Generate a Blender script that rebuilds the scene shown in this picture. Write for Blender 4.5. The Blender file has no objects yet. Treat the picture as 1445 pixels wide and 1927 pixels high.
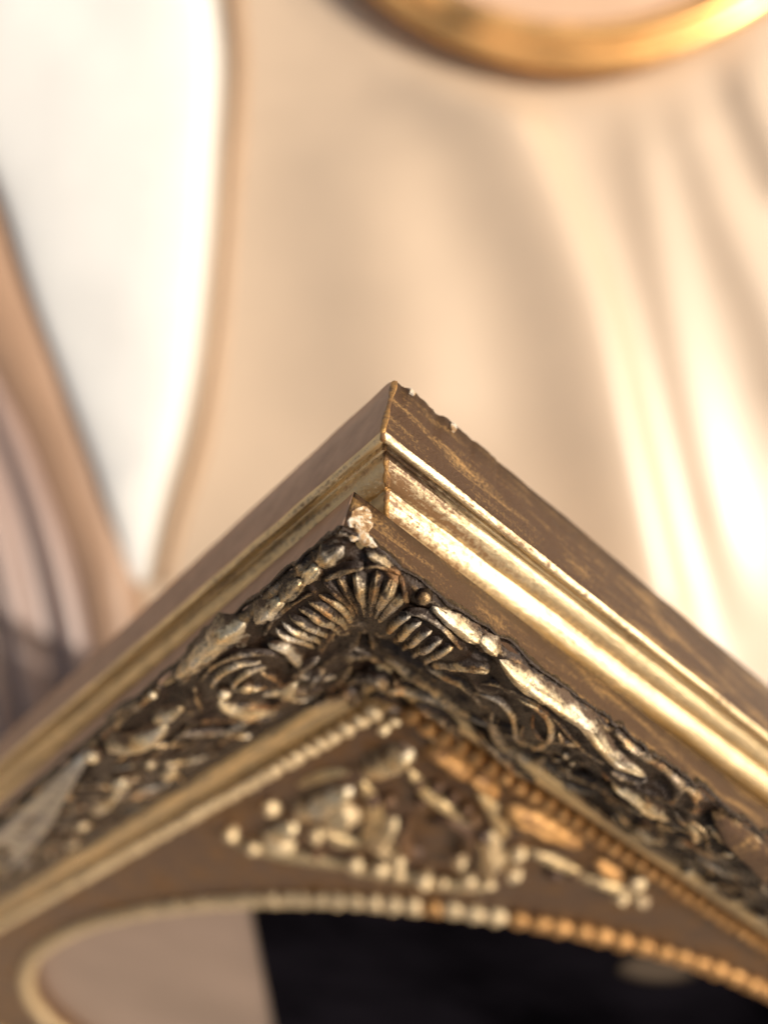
import bpy, bmesh, math, random
import numpy as np
from mathutils import Matrix, Vector, noise as mnoise

random.seed(7)
K = 0.006                      # one model unit = 6 mm
F = 1300.0                     # focal length in pixels of the 1445 x 1927 photograph
CX, CY = 722.5, 963.5
ZC = 72.0                      # camera distance from the cloth, units
TILT = math.radians(22)        # the cloth lies on a slope that rises away from the photographer
W = Matrix.Rotation(TILT, 4, 'X')
scene = bpy.context.scene

# ------------------------------------------------------------------ camera
cam = bpy.data.cameras.new('camera')
cam_o = bpy.data.objects.new('camera', cam)
scene.collection.objects.link(cam_o)
cam.sensor_fit = 'VERTICAL'
cam.sensor_height = 36.0
cam.lens = F / 1927.0 * 36.0
cam.clip_start = 0.004
cam.clip_end = 200.0
cam_o.matrix_world = W @ Matrix.Translation((0, 0, ZC * K))      # square to the sloping cloth
cam.dof.use_dof = True
cam.dof.focus_distance = 12.45 * K
cam.dof.aperture_fstop = cam.lens / (0.54 * K * 1000.0)
cam.dof.aperture_blades = 0
scene.camera = cam_o
scene.render.resolution_x, scene.render.resolution_y = 767, 1024

# ------------------------------------------------------------------ sky, sun, exposure
SUN = (W @ Vector((0.74, 0.02, 0.67))).normalized()
elev = math.asin(SUN.z)
azim = math.atan2(SUN.x, SUN.y)
world = bpy.data.worlds.new('World')
scene.world = world
world.use_nodes = True
wn = world.node_tree
bg = wn.nodes['Background']
sky = wn.nodes.new('ShaderNodeTexSky')
sky.sky_type = 'NISHITA'
sky.sun_disc = False
sky.sun_elevation = elev
sky.sun_rotation = azim
sky.dust_density = 9.0
sky.ozone_density = 0.9
sky.air_density = 1.6
wn.links.new(sky.outputs[0], bg.inputs[0])
bg.inputs[1].default_value = 0.115
sun = bpy.data.lights.new('sun', 'SUN')
sun.energy = 3.8
sun.angle = math.radians(0.6)
sun.color = (1.0, 0.93, 0.82)
sun_o = bpy.data.objects.new('sun', sun)
scene.collection.objects.link(sun_o)
sun_o.rotation_euler = (-SUN).to_track_quat('-Z', 'Y').to_euler()
scene.view_settings.view_transform = 'Standard'
scene.view_settings.look = 'None'
scene.view_settings.exposure = -0.02
scene.view_settings.gamma = 1.0
scene.cycles.use_denoising = True
scene.cycles.max_bounces = 8

# ------------------------------------------------------------------ helpers
def link(o, parent=None):
    scene.collection.objects.link(o)
    if parent is not None:
        o.parent = parent
    return o

def mesh_obj(name, verts, faces, mat, parent=None, smooth=True, local=None):
    """verts in units (in the parent's frame); stored in metres"""
    me = bpy.data.meshes.new(name)
    v = np.asarray(verts, float) * K
    me.from_pydata(v.tolist(), [], [tuple(f) for f in faces])
    if smooth:
        me.polygons.foreach_set('use_smooth', [True] * len(me.polygons))
    me.update()
    me.materials.append(mat)
    o = bpy.data.objects.new(name, me)
    link(o, parent)
    if local is not None:
        o.matrix_local = local
    elif parent is None:
        o.matrix_world = W
    return o

def set_crest(o, vals):
    at_ = o.data.attributes.new('crest', 'FLOAT', 'POINT')
    at_.data.foreach_set('value', [float(v) for v in vals])
    return o

def thing(name, label, cat, matrix=None):
    o = bpy.data.objects.new(name, None)
    scene.collection.objects.link(o)
    o.empty_display_size = 0.01
    if matrix is not None:
        o.matrix_world = W @ matrix
    o['label'] = label
    o['category'] = cat
    return o

def frame_matrix(R, origin):
    """R: 3x3 columns u, v, n ; origin in units"""
    M = Matrix.Identity(4)
    for i in range(3):
        for j in range(3):
            M[i][j] = float(R[i, j])
    for i in range(3):
        M[i][3] = float(origin[i]) * K
    return M

def nz(x, y, z=0.0):
    return mnoise.noise(Vector((x, y, z)))

def fbm(x, y, z=0.0, o=3):
    s, a = 0.0, 1.0
    for i in range(o):
        s += a * mnoise.noise(Vector((x, y, z)))
        x *= 2.1; y *= 2.1; z *= 2.1; a *= 0.5
    return s

def catmull(P, n):
    P = np.asarray(P, float)
    if len(P) == 2:
        t = np.linspace(0, 1, n)[:, None]
        return P[0] * (1 - t) + P[1] * t
    Q = np.vstack([2 * P[0] - P[1], P, 2 * P[-1] - P[-2]])
    out = []
    m = len(P) - 1
    for s in np.linspace(0, m, n):
        i = min(int(s), m - 1); t = s - i
        p0, p1, p2, p3 = Q[i], Q[i + 1], Q[i + 2], Q[i + 3]
        out.append(0.5 * ((2 * p1) + (-p0 + p2) * t + (2 * p0 - 5 * p1 + 4 * p2 - p3) * t * t
                          + (-p0 + 3 * p1 - 3 * p2 + p3) * t ** 3))
    return np.array(out)

# ------------------------------------------------------------------ materials
def new_mat(name):
    m = bpy.data.materials.new(name)
    m.use_nodes = True
    nt = m.node_tree
    return m, nt, nt.nodes['Principled BSDF']

def N(nt, t, **kw):
    n = nt.nodes.new(t)
    for k, v in kw.items():
        setattr(n, k, v)
    return n

def coords(nt, sx=1.0, sy=1.0, sz=1.0, off=(0, 0, 0)):
    tc = N(nt, 'ShaderNodeTexCoord')
    mp = N(nt, 'ShaderNodeMapping')
    mp.inputs['Scale'].default_value = (sx / K, sy / K, sz / K)
    mp.inputs['Location'].default_value = off
    nt.links.new(tc.outputs['Object'], mp.inputs[0])
    return mp.outputs[0]

def noise_tex(nt, vec, scale, detail=6.0, rough=0.6, dist=0.0):
    n = N(nt, 'ShaderNodeTexNoise')
    n.inputs['Scale'].default_value = scale
    n.inputs['Detail'].default_value = detail
    n.inputs['Roughness'].default_value = rough
    n.inputs['Distortion'].default_value = dist
    nt.links.new(vec, n.inputs['Vector'])
    return n.outputs['Fac']

def ramp(nt, fac, stops):
    r = N(nt, 'ShaderNodeValToRGB')
    el = r.color_ramp.elements
    while len(el) < len(stops):
        el.new(0.5)
    for e, (p, c) in zip(el, stops):
        e.position = p
        e.color = (*c, 1.0) if len(c) == 3 else c
    nt.links.new(fac, r.inputs[0])
    return r.outputs[0]

def g(v):
    return (v, v, v)

def mix(nt, fac, a, b, kind='MIX'):
    m = N(nt, 'ShaderNodeMix', data_type='RGBA', blend_type=kind)
    ins = [s for s in m.inputs if s.enabled]
    for s, val in zip((m.inputs[0], m.inputs[6], m.inputs[7]), (fac, a, b)):
        if hasattr(val, 'is_linked'):
            nt.links.new(val, s)
        elif isinstance(val, (tuple, list)):
            s.default_value = (*val, 1.0)[:4] if len(val) == 3 else val
        else:
            s.default_value = val
    return m.outputs[2]

def bump(nt, bsdf, height, dist, strength=1.0):
    b = N(nt, 'ShaderNodeBump')
    b.inputs['Distance'].default_value = dist * K
    b.inputs['Strength'].default_value = strength
    nt.links.new(height, b.inputs['Height'])
    nt.links.new(b.outputs[0], bsdf.inputs['Normal'])

def gilt(name, gold, patina, lo=0.42, hi=0.58, stretch=(1, 1, 1), rough=(0.28, 0.5), scale=3.0,
         fleck=0.35, grain=14.0, bumpd=0.02, metal=1.0, crest=0.0, pmetal=0.0, tones=None, spec=0.4):
    """gilded / bronzed finish with a dark patina in patches and worn streaks"""
    m, nt, b = new_mat(name)
    v = coords(nt, *stretch)
    n1 = noise_tex(nt, v, scale, 8, 0.65, 0.4)
    vi = coords(nt)
    n2 = noise_tex(nt, vi, grain, 6, 0.7)
    add = N(nt, 'ShaderNodeMath', operation='MULTIPLY_ADD')
    nt.links.new(n2, add.inputs[0]); add.inputs[1].default_value = fleck
    nt.links.new(n1, add.inputs[2])
    sub = N(nt, 'ShaderNodeMath', operation='SUBTRACT')
    nt.links.new(add.outputs[0], sub.inputs[0]); sub.inputs[1].default_value = fleck * 0.5
    msrc = sub.outputs[0]
    if crest:                       # finish rubbed through to the gilding on the high points
        at_ = N(nt, 'ShaderNodeAttribute', attribute_name='crest')
        ma = N(nt, 'ShaderNodeMath', operation='MULTIPLY_ADD')
        nt.links.new(at_.outputs['Fac'], ma.inputs[0]); ma.inputs[1].default_value = crest
        nt.links.new(msrc, ma.inputs[2])
        msrc = ma.outputs[0]
    mask = ramp(nt, msrc, [(lo, g(0.0)), (hi, g(1.0))])
    tone = noise_tex(nt, coords(nt, off=(3, 7, 1)), 1.3, 4)
    gold2 = tuple(c * 0.72 for c in gold)
    gcol = ramp(nt, tone, tones or [(0.3, gold2), (0.7, gold)])
    col = mix(nt, mask, patina, gcol)
    nt.links.new(col, b.inputs['Base Color'])
    mm = N(nt, 'ShaderNodeMath', operation='MULTIPLY_ADD')
    nt.links.new(mask, mm.inputs[0]); mm.inputs[1].default_value = metal - pmetal; mm.inputs[2].default_value = pmetal
    nt.links.new(mm.outputs[0], b.inputs['Metallic'])
    b.inputs['Specular IOR Level'].default_value = spec
    rr = ramp(nt, n2, [(0.3, g(rough[0])), (0.7, g(rough[1]))])
    nt.links.new(rr, b.inputs['Roughness'])
    h = N(nt, 'ShaderNodeMath', operation='ADD')
    nt.links.new(n2, h.inputs[0]); nt.links.new(sub.outputs[0], h.inputs[1])
    bump(nt, b, h.outputs[0], bumpd)
    return m

M_orn = gilt('gilded_plaster', (0.72, 0.56, 0.34), (0.030, 0.019, 0.013), 0.54, 0.90, scale=2.2, fleck=0.5, grain=9, bumpd=0.022, crest=0.30, rough=(0.2, 0.36), pmetal=0.35, tones=[(0.34, (0.55, 0.30, 0.12)), (0.46, (0.74, 0.55, 0.31)), (0.62, (0.64, 0.56, 0.46))])
M_orn_hi = gilt('rubbed_gilt', (0.88, 0.72, 0.45), (0.07, 0.040, 0.022), 0.48, 0.86, scale=2.6, fleck=0.5, grain=10, bumpd=0.022, crest=0.36, rough=(0.22, 0.38), pmetal=0.4, tones=[(0.32, (0.78, 0.50, 0.22)), (0.46, (0.90, 0.72, 0.45)), (0.64, (0.82, 0.72, 0.57))])
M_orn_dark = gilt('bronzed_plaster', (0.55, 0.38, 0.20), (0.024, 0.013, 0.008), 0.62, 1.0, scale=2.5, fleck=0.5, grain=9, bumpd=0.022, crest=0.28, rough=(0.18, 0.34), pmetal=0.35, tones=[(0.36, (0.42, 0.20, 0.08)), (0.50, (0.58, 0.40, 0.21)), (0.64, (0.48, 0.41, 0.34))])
M_bead = gilt('bead_gilt', (0.84, 0.67, 0.43), (0.22, 0.12, 0.055), 0.28, 0.50, scale=2.0, fleck=0.4, grain=9, bumpd=0.02, rough=(0.48, 0.65))
M_warm = gilt('warm_bounce_gilt', (0.62, 0.35, 0.14), (0.16, 0.065, 0.022), 0.30, 0.52, scale=2.0, fleck=0.4, grain=9, bumpd=0.02, rough=(0.40, 0.6))  # gilt with the warm bounced light of the right-hand slopes painted in
M_inner = gilt('antique_gilt', (0.78, 0.58, 0.32), (0.08, 0.045, 0.022), 0.36, 0.56, stretch=(0.12, 1, 1), scale=3.0, fleck=0.3, grain=8, rough=(0.3, 0.46))
M_panel = gilt('spandrel_bronze', (0.22, 0.12, 0.055), (0.070, 0.034, 0.018), 0.44, 0.62, scale=0.7, fleck=0.4, grain=5, rough=(0.4, 0.6))
M_railA = gilt('worn_gold_rail', (0.93, 0.745, 0.47), (0.22, 0.12, 0.055), 0.28, 0.46, stretch=(0.10, 1.6, 1.6), scale=2.0, fleck=0.7, grain=8, bumpd=0.015, rough=(0.28, 0.42), crest=0.15)
M_side = gilt('dark_painted_wood', (0.62, 0.38, 0.16), (0.085, 0.046, 0.026), 0.52, 0.78, stretch=(0.28, 1.5, 1.5), scale=1.8, fleck=0.8, grain=15, bumpd=0.03, spec=0.15, rough=(0.3, 0.5))
M_ring = gilt('brass_ring', (0.88, 0.50, 0.19), (0.78, 0.42, 0.15), 0.3, 0.6, scale=0.10, fleck=0.25, grain=1.2, rough=(0.24, 0.40), bumpd=0.0)

def plain(name, c, rough=0.6, var=0.12, scale=0.6, spec=0.5, sheen=0.0, bumpd=0.0, bscale=6.0, trans=None):
    m, nt, b = new_mat(name)
    n = noise_tex(nt, coords(nt), scale, 5)
    col = ramp(nt, n, [(0.3, tuple(x * (1 - var) for x in c)), (0.7, tuple(min(1, x * (1 + var)) for x in c))])
    nt.links.new(col, b.inputs['Base Color'])
    b.inputs['Roughness'].default_value = rough
    b.inputs['Specular IOR Level'].default_value = spec
    if sheen:
        b.inputs['Sheen Weight'].default_value = sheen
        b.inputs['Sheen Roughness'].default_value = 0.4
    if bumpd:
        bump(nt, b, noise_tex(nt, coords(nt), bscale, 6), bumpd)
    return m

M_seam = gilt('orange_bronze_filler', (0.72, 0.42, 0.16), (0.20, 0.10, 0.04), 0.42, 0.60, scale=3.0, fleck=0.5, grain=9, bumpd=0.03, rough=(0.35, 0.55))
M_grey = gilt('worn_silver_leaf', (0.55, 0.50, 0.42), (0.20, 0.17, 0.15), 0.40, 0.60, scale=1.2, fleck=0.4, grain=6, bumpd=0.01, rough=(0.4, 0.55), pmetal=0.5)
M_bare = plain('bare_brown_wood', (0.55, 0.335, 0.215), 0.55, 0.16, 1.2, spec=0.12, bumpd=0.012, bscale=6.0)
M_gesso, nt_, b_ = new_mat('white_gesso')
g_ = noise_tex(nt_, coords(nt_), 6.0, 8, 0.7)
nt_.links.new(ramp(nt_, g_, [(0.40, (0.20, 0.10, 0.04)), (0.50, (0.50, 0.33, 0.17)), (0.57, (0.70, 0.63, 0.53))]), b_.inputs['Base Color'])
b_.inputs['Roughness'].default_value = 0.6
bump(nt_, b_, noise_tex(nt_, coords(nt_), 11.0, 6), 0.08)
M_cloth = plain('cream_satin', (0.535, 0.403, 0.285), 0.42, 0.08, 0.05, spec=1.0, sheen=0.1)
M_linen = plain('white_linen', (0.65, 0.64, 0.62), 0.75, 0.025, 0.3, bumpd=0.04, bscale=3.0)
M_shade_lilac = plain('shaded_pleat_satin', (0.29, 0.205, 0.175), 0.4, 0.05, 0.1, sheen=0.2)  # shade of the frames put into the base colour
M_hem = plain('hem_satin', (0.36, 0.235, 0.145), 0.5, 0.05, 0.1)
M_shade_tan = plain('shaded_satin', (0.31, 0.19, 0.12), 0.5, 0.05, 0.1)  # cream satin with the linen's shade put into a tan base
M_brown = plain('reflected_brown', (0.235, 0.165, 0.132), 0.5, 0.22, 0.07)  # brown reflection in the oval mirror, painted as a flat colour
M_black = plain('reflected_black', (0.005, 0.0043, 0.006), 0.6, 0.8, 0.12, spec=0.0)  # dark half of the mirror's reflection, also painted
M_reflection, nt_, b_ = new_mat('reflected_pale')  # pale reflected blotch painted as a soft radial gradient
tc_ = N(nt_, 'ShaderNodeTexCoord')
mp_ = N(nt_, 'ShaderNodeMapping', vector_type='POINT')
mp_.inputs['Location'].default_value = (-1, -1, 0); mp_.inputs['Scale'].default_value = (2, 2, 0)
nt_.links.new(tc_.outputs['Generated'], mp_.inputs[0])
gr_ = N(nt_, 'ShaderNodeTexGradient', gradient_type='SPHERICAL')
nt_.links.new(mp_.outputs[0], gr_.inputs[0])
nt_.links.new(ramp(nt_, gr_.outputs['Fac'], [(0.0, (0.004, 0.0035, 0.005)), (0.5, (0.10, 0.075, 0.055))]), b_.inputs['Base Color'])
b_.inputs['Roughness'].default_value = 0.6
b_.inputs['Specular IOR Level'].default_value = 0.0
M_ground = plain('pale_bounce_ground', (0.46, 0.37, 0.27), 0.9, 0.2, 0.02)
M_peach = plain('peach_print', (0.62, 0.40, 0.26), 0.55, 0.08, 0.1)

# ------------------------------------------------------------------ frame poses (units, world z = 0 on the cloth)
RB = np.array([[-0.63758973, 0.75312805, -0.16210329],
               [-0.52230795, -0.57727585, -0.62765197],
               [-0.56628062, -0.31551661, 0.76142992]])
CB = np.array([-0.703269, -0.305192, ZC - 11.5])
RA = np.array([[-0.64460783, 0.75060207, -0.14518015],
               [-0.48972499, -0.55122649, -0.67551373],
               [-0.58706914, -0.36434310, 0.72291350]])
SA = 1.035
CA = np.array([-0.030725 * SA, 1.321162 * SA, ZC - 11.412 * SA])
UB, VB, HB = 66.4, 54.8, 1.063
UA, VA, HA = 69.5, 56.5, 1.82
M_B = frame_matrix(RB, CB)
M_A = frame_matrix(RA, CA)
camp = np.array([0.0, 0.0, ZC])

def sight(px, py):
    return np.array([(px - CX) / F, -(py - CY) / F, -1.0])

# ------------------------------------------------------------------ moulding sweep (one mitred length, own local axes: x along, y inwards, z out)
def arm(name, L, prof, mat, parent, k, U, V, jig=0.012, seed=0.0, mats=None, edit=None, wear=None):
    prof = np.asarray(prof, float)
    step = [0.0]
    while step[-1] < L / 2:
        s = step[-1]
        step.append(s + (0.09 if s < 5 else 0.3 if s < 12 else 1.2))
    step = np.array(step[:-1])
    xs = np.concatenate([step, L - step[::-1]])
    t = xs / L
    verts, faces = [], []
    n = len(prof)
    for j, tt in enumerate(t):
        for i, (a, w) in enumerate(prof):
            x = a + tt * (L - 2 * a)
            e = min(1.0, min(tt, 1 - tt) * L / 0.5)
            dx = nz(x * 0.9 + seed, a * 3, w * 3 + 5) * jig * e
            dz = nz(x * 0.9 + seed, a * 3 + 9, w * 3) * jig * e
            p = [x, a + dx, w + dz]
            if edit:
                p = edit(p, a, w, x)
            verts.append(p)
    m = len(t)
    for j in range(m - 1):
        for i in range(n):
            i2 = (i + 1) % n
            faces.append((j * n + i, (j + 1) * n + i, (j + 1) * n + i2, j * n + i2))
    faces.append(tuple(range(n)))
    faces.append(tuple((m - 1) * n + i for i in reversed(range(n))))
    org = [(0, 0), (U, 0), (U, V), (0, V)][k]
    loc = Matrix.Translation((org[0] * K, org[1] * K, 0)) @ Matrix.Rotation(k * math.pi / 2, 4, 'Z')
    o = mesh_obj(name, verts, faces, mat, parent, local=loc)
    if wear:
        set_crest(o, [wear(xs[j], i) for j in range(m) for i in range(n)])
    if mats:
        me = o.data
        for mm in mats[0]:
            me.materials.append(mm)
        idx = []
        for j in range(m - 1):
            for i in range(n):
                idx.append(mats[1](prof[i], prof[(i + 1) % n]))
        idx += [0, 0]
        me.polygons.foreach_set('material_index', idx)
    return o

# ------------------------------------------------------------------ frame A: plain stepped gold frame underneath
fa = thing('stepped_picture_frame', 'plain stepped gold frame with dark brown sides lying under the carved frame', 'picture frame', M_A)
profA = [(0.0, -HA), (0.0, -1.2), (0.0, -0.6), (0.0, -0.19), (0.012, -0.10), (0.05, -0.03), (0.10, 0.0), (0.155, -0.012), (0.195, -0.06),
         (0.215, -0.14), (0.24, -0.21), (0.265, -0.19), (0.285, -0.13), (0.315, -0.10), (0.345, -0.115), (0.365, -0.17), (0.38, -0.235), (0.40, -0.24),
         (0.43, -0.19), (0.49, -0.125), (0.57, -0.065), (0.68, -0.015), (0.80, 0.01), (0.87, 0.005), (0.90, -0.02)]
profA += [(1.31 - 0.40 * math.sin(math.radians(f)), -0.07 + 0.40 * math.cos(math.radians(f))) for f in (78, 70, 60, 50, 40, 30, 20, 10, 0, -12, -25, -40, -55)]
profA += [(2.0, -0.1), (2.5, -0.5), (2.9, -0.9), (3.4, -1.2), (3.8, -1.4), (3.8, -HA)]

def is_side(p, q):
    return 1 if (abs(p[0]) < 0.006 and abs(q[0]) < 0.014 and p[1] < -0.1 and q[1] < -0.05) else 0

def chipA(p, a, w, x):
    # right-hand length: broken, chipped back edge close to the corner
    d = UA_or - x
    if a < 0.02 and w < -1.1:
        k = math.exp(-max(0.0, d) / 2.5)
        c = (max(0.0, fbm(d * 1.7, 1.3, 0.7, 4)) * 0.20 + max(0.0, fbm(d * 6, 4.3, 0.7, 3)) * 0.07) * k
        p[2] += c * (1.0 if w < -1.5 else 0.35)
        p[1] += c * 0.5
        q = 0.16 * math.exp(-(max(0.0, d) / 0.16) ** 2)
        p[2] += q
    return p
def cornerA(p, a, w, x):
    if a < 0.02 and w < -1.1:
        p[2] += 0.16 * math.exp(-(max(0.0, x) / 0.16) ** 2)
    return p

for k in range(4):
    L = UA if k % 2 == 0 else VA
    UA_or = L
    arm('moulding', L, profA, M_railA, fa, k, UA, VA, jig=0.018, seed=k * 13.7,
        mats=([M_bare if k == 0 else M_side], is_side), edit=chipA if k == 3 else cornerA if k == 0 else None,
        wear=(lambda x, i: -1.0 * math.exp(-((UA_or - x) / 2.6) ** 2)) if k == 3 else None)

# ------------------------------------------------------------------ frame B: carved and gilded frame on top
fb = thing('carved_picture_frame', 'ornate carved gilt frame with oval beaded opening and chipped corner, topmost frame', 'picture frame', M_B)
KN = np.array([(-0.2, -0.16), (0.0, -0.10), (0.25, 0.0), (0.6, 0.02), (1.0, -0.06), (1.5, -0.26), (2.0, -0.52), (2.5, -0.82), (3.0, -1.08), (3.42, -1.25), (3.48, -1.22), (3.56, -1.15), (3.68, -1.12), (3.82, -1.14), (3.96, -1.22), (4.06, -1.46), (4.2, -1.62), (4.5, -1.76), (4.8, -1.9), (5.4, -1.98)])

def base_w(a):
    a = np.asarray(a, float)
    return np.interp(a, KN[:, 0], KN[:, 1])

profB = [(0.0, -HB), (0.0, -0.7), (0.0, -0.35), (0.0, -0.14), (0.06, -0.12)]
profB += [(a, float(base_w(a)) - 0.16) for a in (0.3, 1.0, 2.0, 3.0, 3.35)]
profB += [(3.42, -1.36), (3.46, -1.24), (3.54, -1.16), (3.66, -1.12), (3.80, -1.13), (3.93, -1.20), (4.02, -1.32), (4.06, -1.46),
          (4.16, -1.60), (4.32, -1.70), (4.50, -1.76), (4.66, -1.80), (4.74, -1.92), (5.05, -1.96), (5.36, -1.98), (5.5, -2.05), (5.5, -HB - 1.3), (1.2, -HB - 1.3), (1.2, -HB)]

def is_sideB(p, q):
    return 1 if (abs(p[0]) < 0.01 and abs(q[0]) < 0.07 and q[1] < -0.05) else 0

for k in range(4):
    L = UB if k % 2 == 0 else VB
    arm('moulding', L, profB, M_inner, fb, k, UB, VB, jig=0.010, seed=40 + k * 9.1, mats=([M_bare if k == 0 else M_side], is_sideB))

# --- ornament strokes, traced where they lie on the moulding -------------------------------------------
def base_pt(u, v):
    return float(base_w(min(u, v)))

def at(px, py, floor=None):
    """where the line of sight meets the moulding: local (u, v, w)"""
    d = sight(px, py)
    o_l = RB.T @ (camp - CB)
    d_l = RB.T @ d
    if floor is not None:
        t = (floor - o_l[2]) / d_l[2]
        return o_l + d_l * t, t
    t = 10.5
    prev = None
    for i in range(700):
        p = o_l + d_l * t
        a = min(p[0], p[1])
        h = p[2] - (float(base_w(a)) if a < 5.3 else -2.0)
        if a > -0.05 and h <= 0:
            return p, t
        prev = h
        t += 0.02
    t = (-1.0 - o_l[2]) / d_l[2]
    return o_l + d_l * t, t

def base_n(p, floor=None):
    if floor is not None:
        return np.array([0, 0, 1.0])
    e = 0.15
    du = (base_pt(p[0] + e, p[1]) - base_pt(p[0] - e, p[1])) / (2 * e)
    dv = (base_pt(p[0], p[1] + e) - base_pt(p[0], p[1] - e)) / (2 * e)
    n = np.array([-du, -dv, 1.0])
    return n / np.linalg.norm(n)

FILLET = []       # (u, v, r, height) soft swelling of the ground under each piece

BODY = []         # larger swellings that carry finer pieces

def swell(p):
    return max([0.0] + [h * math.exp(-((p[0] - u) ** 2 + (p[1] - v) ** 2) / (2 * (1.25 * r) ** 2)) for u, v, r, h, f in BODY])

def stroke(name, pts, r, mat, h=1.15, lift=0.45, floor=None, rough=0.12, fil=0.40, seg=None, flute=0, uv=False):
    """one carved piece swept along a traced line; r = half width in photo pixels (scalar or list)"""
    raw = [(np.array([x, y, base_pt(x, y)]), 13.0) for x, y in pts] if uv else [at(x, y, floor) for x, y in pts]
    P = np.array([q[0] for q in raw]); T = np.array([q[1] for q in raw])
    rr = np.array(r if isinstance(r, (list, tuple)) else [r * 0.55] + [r] * (len(pts) - 2) + [r * 0.55], float) * T / F
    seg = seg or max(10, 5 * len(pts))
    C = catmull(P, seg)
    if floor is None:
        C = np.array([c + np.array([0, 0, swell(c)]) for c in C])
    R = np.interp(np.linspace(0, 1, seg), np.linspace(0, 1, len(rr)), rr)
    m = 15
    verts, faces, cr = [], [], []
    tan = np.gradient(C, axis=0)
    S = np.linspace(-1, 1, m)
    wide = float(rr.max()) > 0.105
    sd = C[0][0] * 3.7 + C[0][1]
    for j in range(seg):
        n = base_n(C[j], floor)
        t = tan[j] - n * (tan[j] @ n); t /= np.linalg.norm(t) + 1e-9
        b = np.cross(n, t)
        e = j / (seg - 1)
        cap = math.sqrt(max(0.0, 1 - max(0, (abs(e - 0.5) * 2 - 0.75) / 0.25) ** 2)) if 0 < j < seg - 1 else 0.0
        rad = R[j] * max(cap, 0.05)
        for i in range(m):
            q = S[i]
            sh = math.exp(-(abs(q) * 1.62) ** 3.0)
            if wide:
                sh *= 1 - 0.30 * math.exp(-((abs(q) - 0.24) / 0.10) ** 2)
            k = 1 + rough * 1.6 * fbm(C[j][0] * 2.5 + q, C[j][1] * 2.5 + sd, q * 2, 3)
            edge = 1 + 0.9 * rough * fbm(e * 6 + sd, q * 2.0, 3.1, 2)
            z = (h + lift * 0.8) * rad * sh * k - 0.22 * R[j] * abs(q) ** 2 - (1 - cap) * 0.15 * R[j]
            verts.append(C[j] + b * (q * 1.5 * rad * edge) + n * z)
            cr.append(min(1.0, sh) ** 1.3 * 1.25 - 0.25)
        FILLET.append((C[j][0], C[j][1], R[j], fil * 0.5 * R[j], floor))
    for j in range(seg - 1):
        for i in range(m - 1):
            faces.append((j * m + i, j * m + i + 1, (j + 1) * m + i + 1, (j + 1) * m + i))
    return set_crest(mesh_obj(name, verts, faces, mat, fb), cr)

def blob(name, px, py, r, mat, sx=1.0, sy=1.0, h=1.0, lift=0.5, floor=None, ang=0.0, rough=0.12):
    p, T = at(px, py, floor)
    n = base_n(p, floor)
    if floor is None:
        p = p + np.array([0, 0, swell(p)])
    R = r * T / F
    ax = np.array([math.cos(ang), math.sin(ang), 0.0]); ax -= n * (ax @ n); ax /= np.linalg.norm(ax)
    b = np.cross(n, ax)
    verts, faces, cr = [], [], []
    NR, NS = 8, 16
    for i in range(NR + 1):
        ph = math.pi * i / NR
        for j in range(NS):
            th = 2 * math.pi * j / NS
            d = ax * (math.sin(ph) * math.cos(th) * sx) + b * (math.sin(ph) * math.sin(th) * sy) + n * (math.cos(ph) * h)
            f = 1 + rough * fbm(p[0] * 5 + d[0] * 1.6, p[1] * 5 + d[1] * 1.6, d[2] * 1.6, 2)
            verts.append(p + n * lift * R + d * R * f)
            cr.append(max(0.0, math.cos(ph)) ** 1.2 * 1.3 - 0.3)
    for i in range(NR):
        for j in range(NS):
            j2 = (j + 1) % NS
            faces.append((i * NS + j, (i + 1) * NS + j, (i + 1) * NS + j2, i * NS + j2))
    FILLET.append((p[0], p[1], R * max(sx, sy), 0.35 * R, floor))
    return set_crest(mesh_obj(name, verts, faces, mat, fb), cr)

# swelling bodies under the shell and its wings
for (x, y, r, h) in [(575, 1168, 46, 0.16), (545, 1182, 34, 0.12), (610, 1150, 40, 0.15), (770, 1190, 38, 0.15), (805, 1205, 40, 0.16), (840, 1225, 32, 0.11),
                     (690, 1112, 58, 0.12), (735, 1100, 40, 0.13), (640, 1105, 36, 0.10), (960, 1365, 60, 0.14), (1010, 1370, 40, 0.12), (440, 1265, 60, 0.14), (270, 1390, 60, 0.14)]:
    p_, T_ = at(x, y)
    FILLET.append((p_[0], p_[1], r * T_ / F * 0.55, h, None))
    BODY.append(FILLET[-1])
# fan of the corner shell
for pts, r, mt in [
    ([(668, 1164), (656, 1134), (634, 1104), (606, 1086)], [5, 8, 11, 8], M_orn_dark),
    ([(678, 1162), (668, 1130), (654, 1100), (638, 1078)], [5, 8, 12, 9], M_orn_dark),
    ([(688, 1161), (686, 1126), (680, 1096), (672, 1070)], [5, 8, 13, 10], M_orn),
    ([(698, 1161), (703, 1126), (708, 1098), (710, 1070)], [5, 9, 13, 10], M_orn_dark),
    ([(706, 1164), (718, 1132), (732, 1104), (742, 1080)], [5, 10, 15, 11], M_orn),
    ([(713, 1170), (730, 1146), (748, 1124), (764, 1104)], [5, 10, 14, 10], M_orn)]:
    stroke('shell_rib', pts, r, mt, h=0.9, lift=0.5, rough=0.12, seg=24)
stroke('shell_rim', [(606, 1090), (632, 1076), (660, 1066), (688, 1064)], [6, 9, 10, 7], M_orn_dark, h=0.9, rough=0.25)
stroke('shell_rim', [(686, 1064), (704, 1060), (722, 1062), (742, 1066), (756, 1076)], [5, 8, 9, 8, 5], M_orn_dark, rough=0.25)
stroke('shell_rim', [(752, 1074), (760, 1092), (762, 1112), (768, 1132)], [6, 9, 9, 6], M_orn_dark, rough=0.25)
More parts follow.
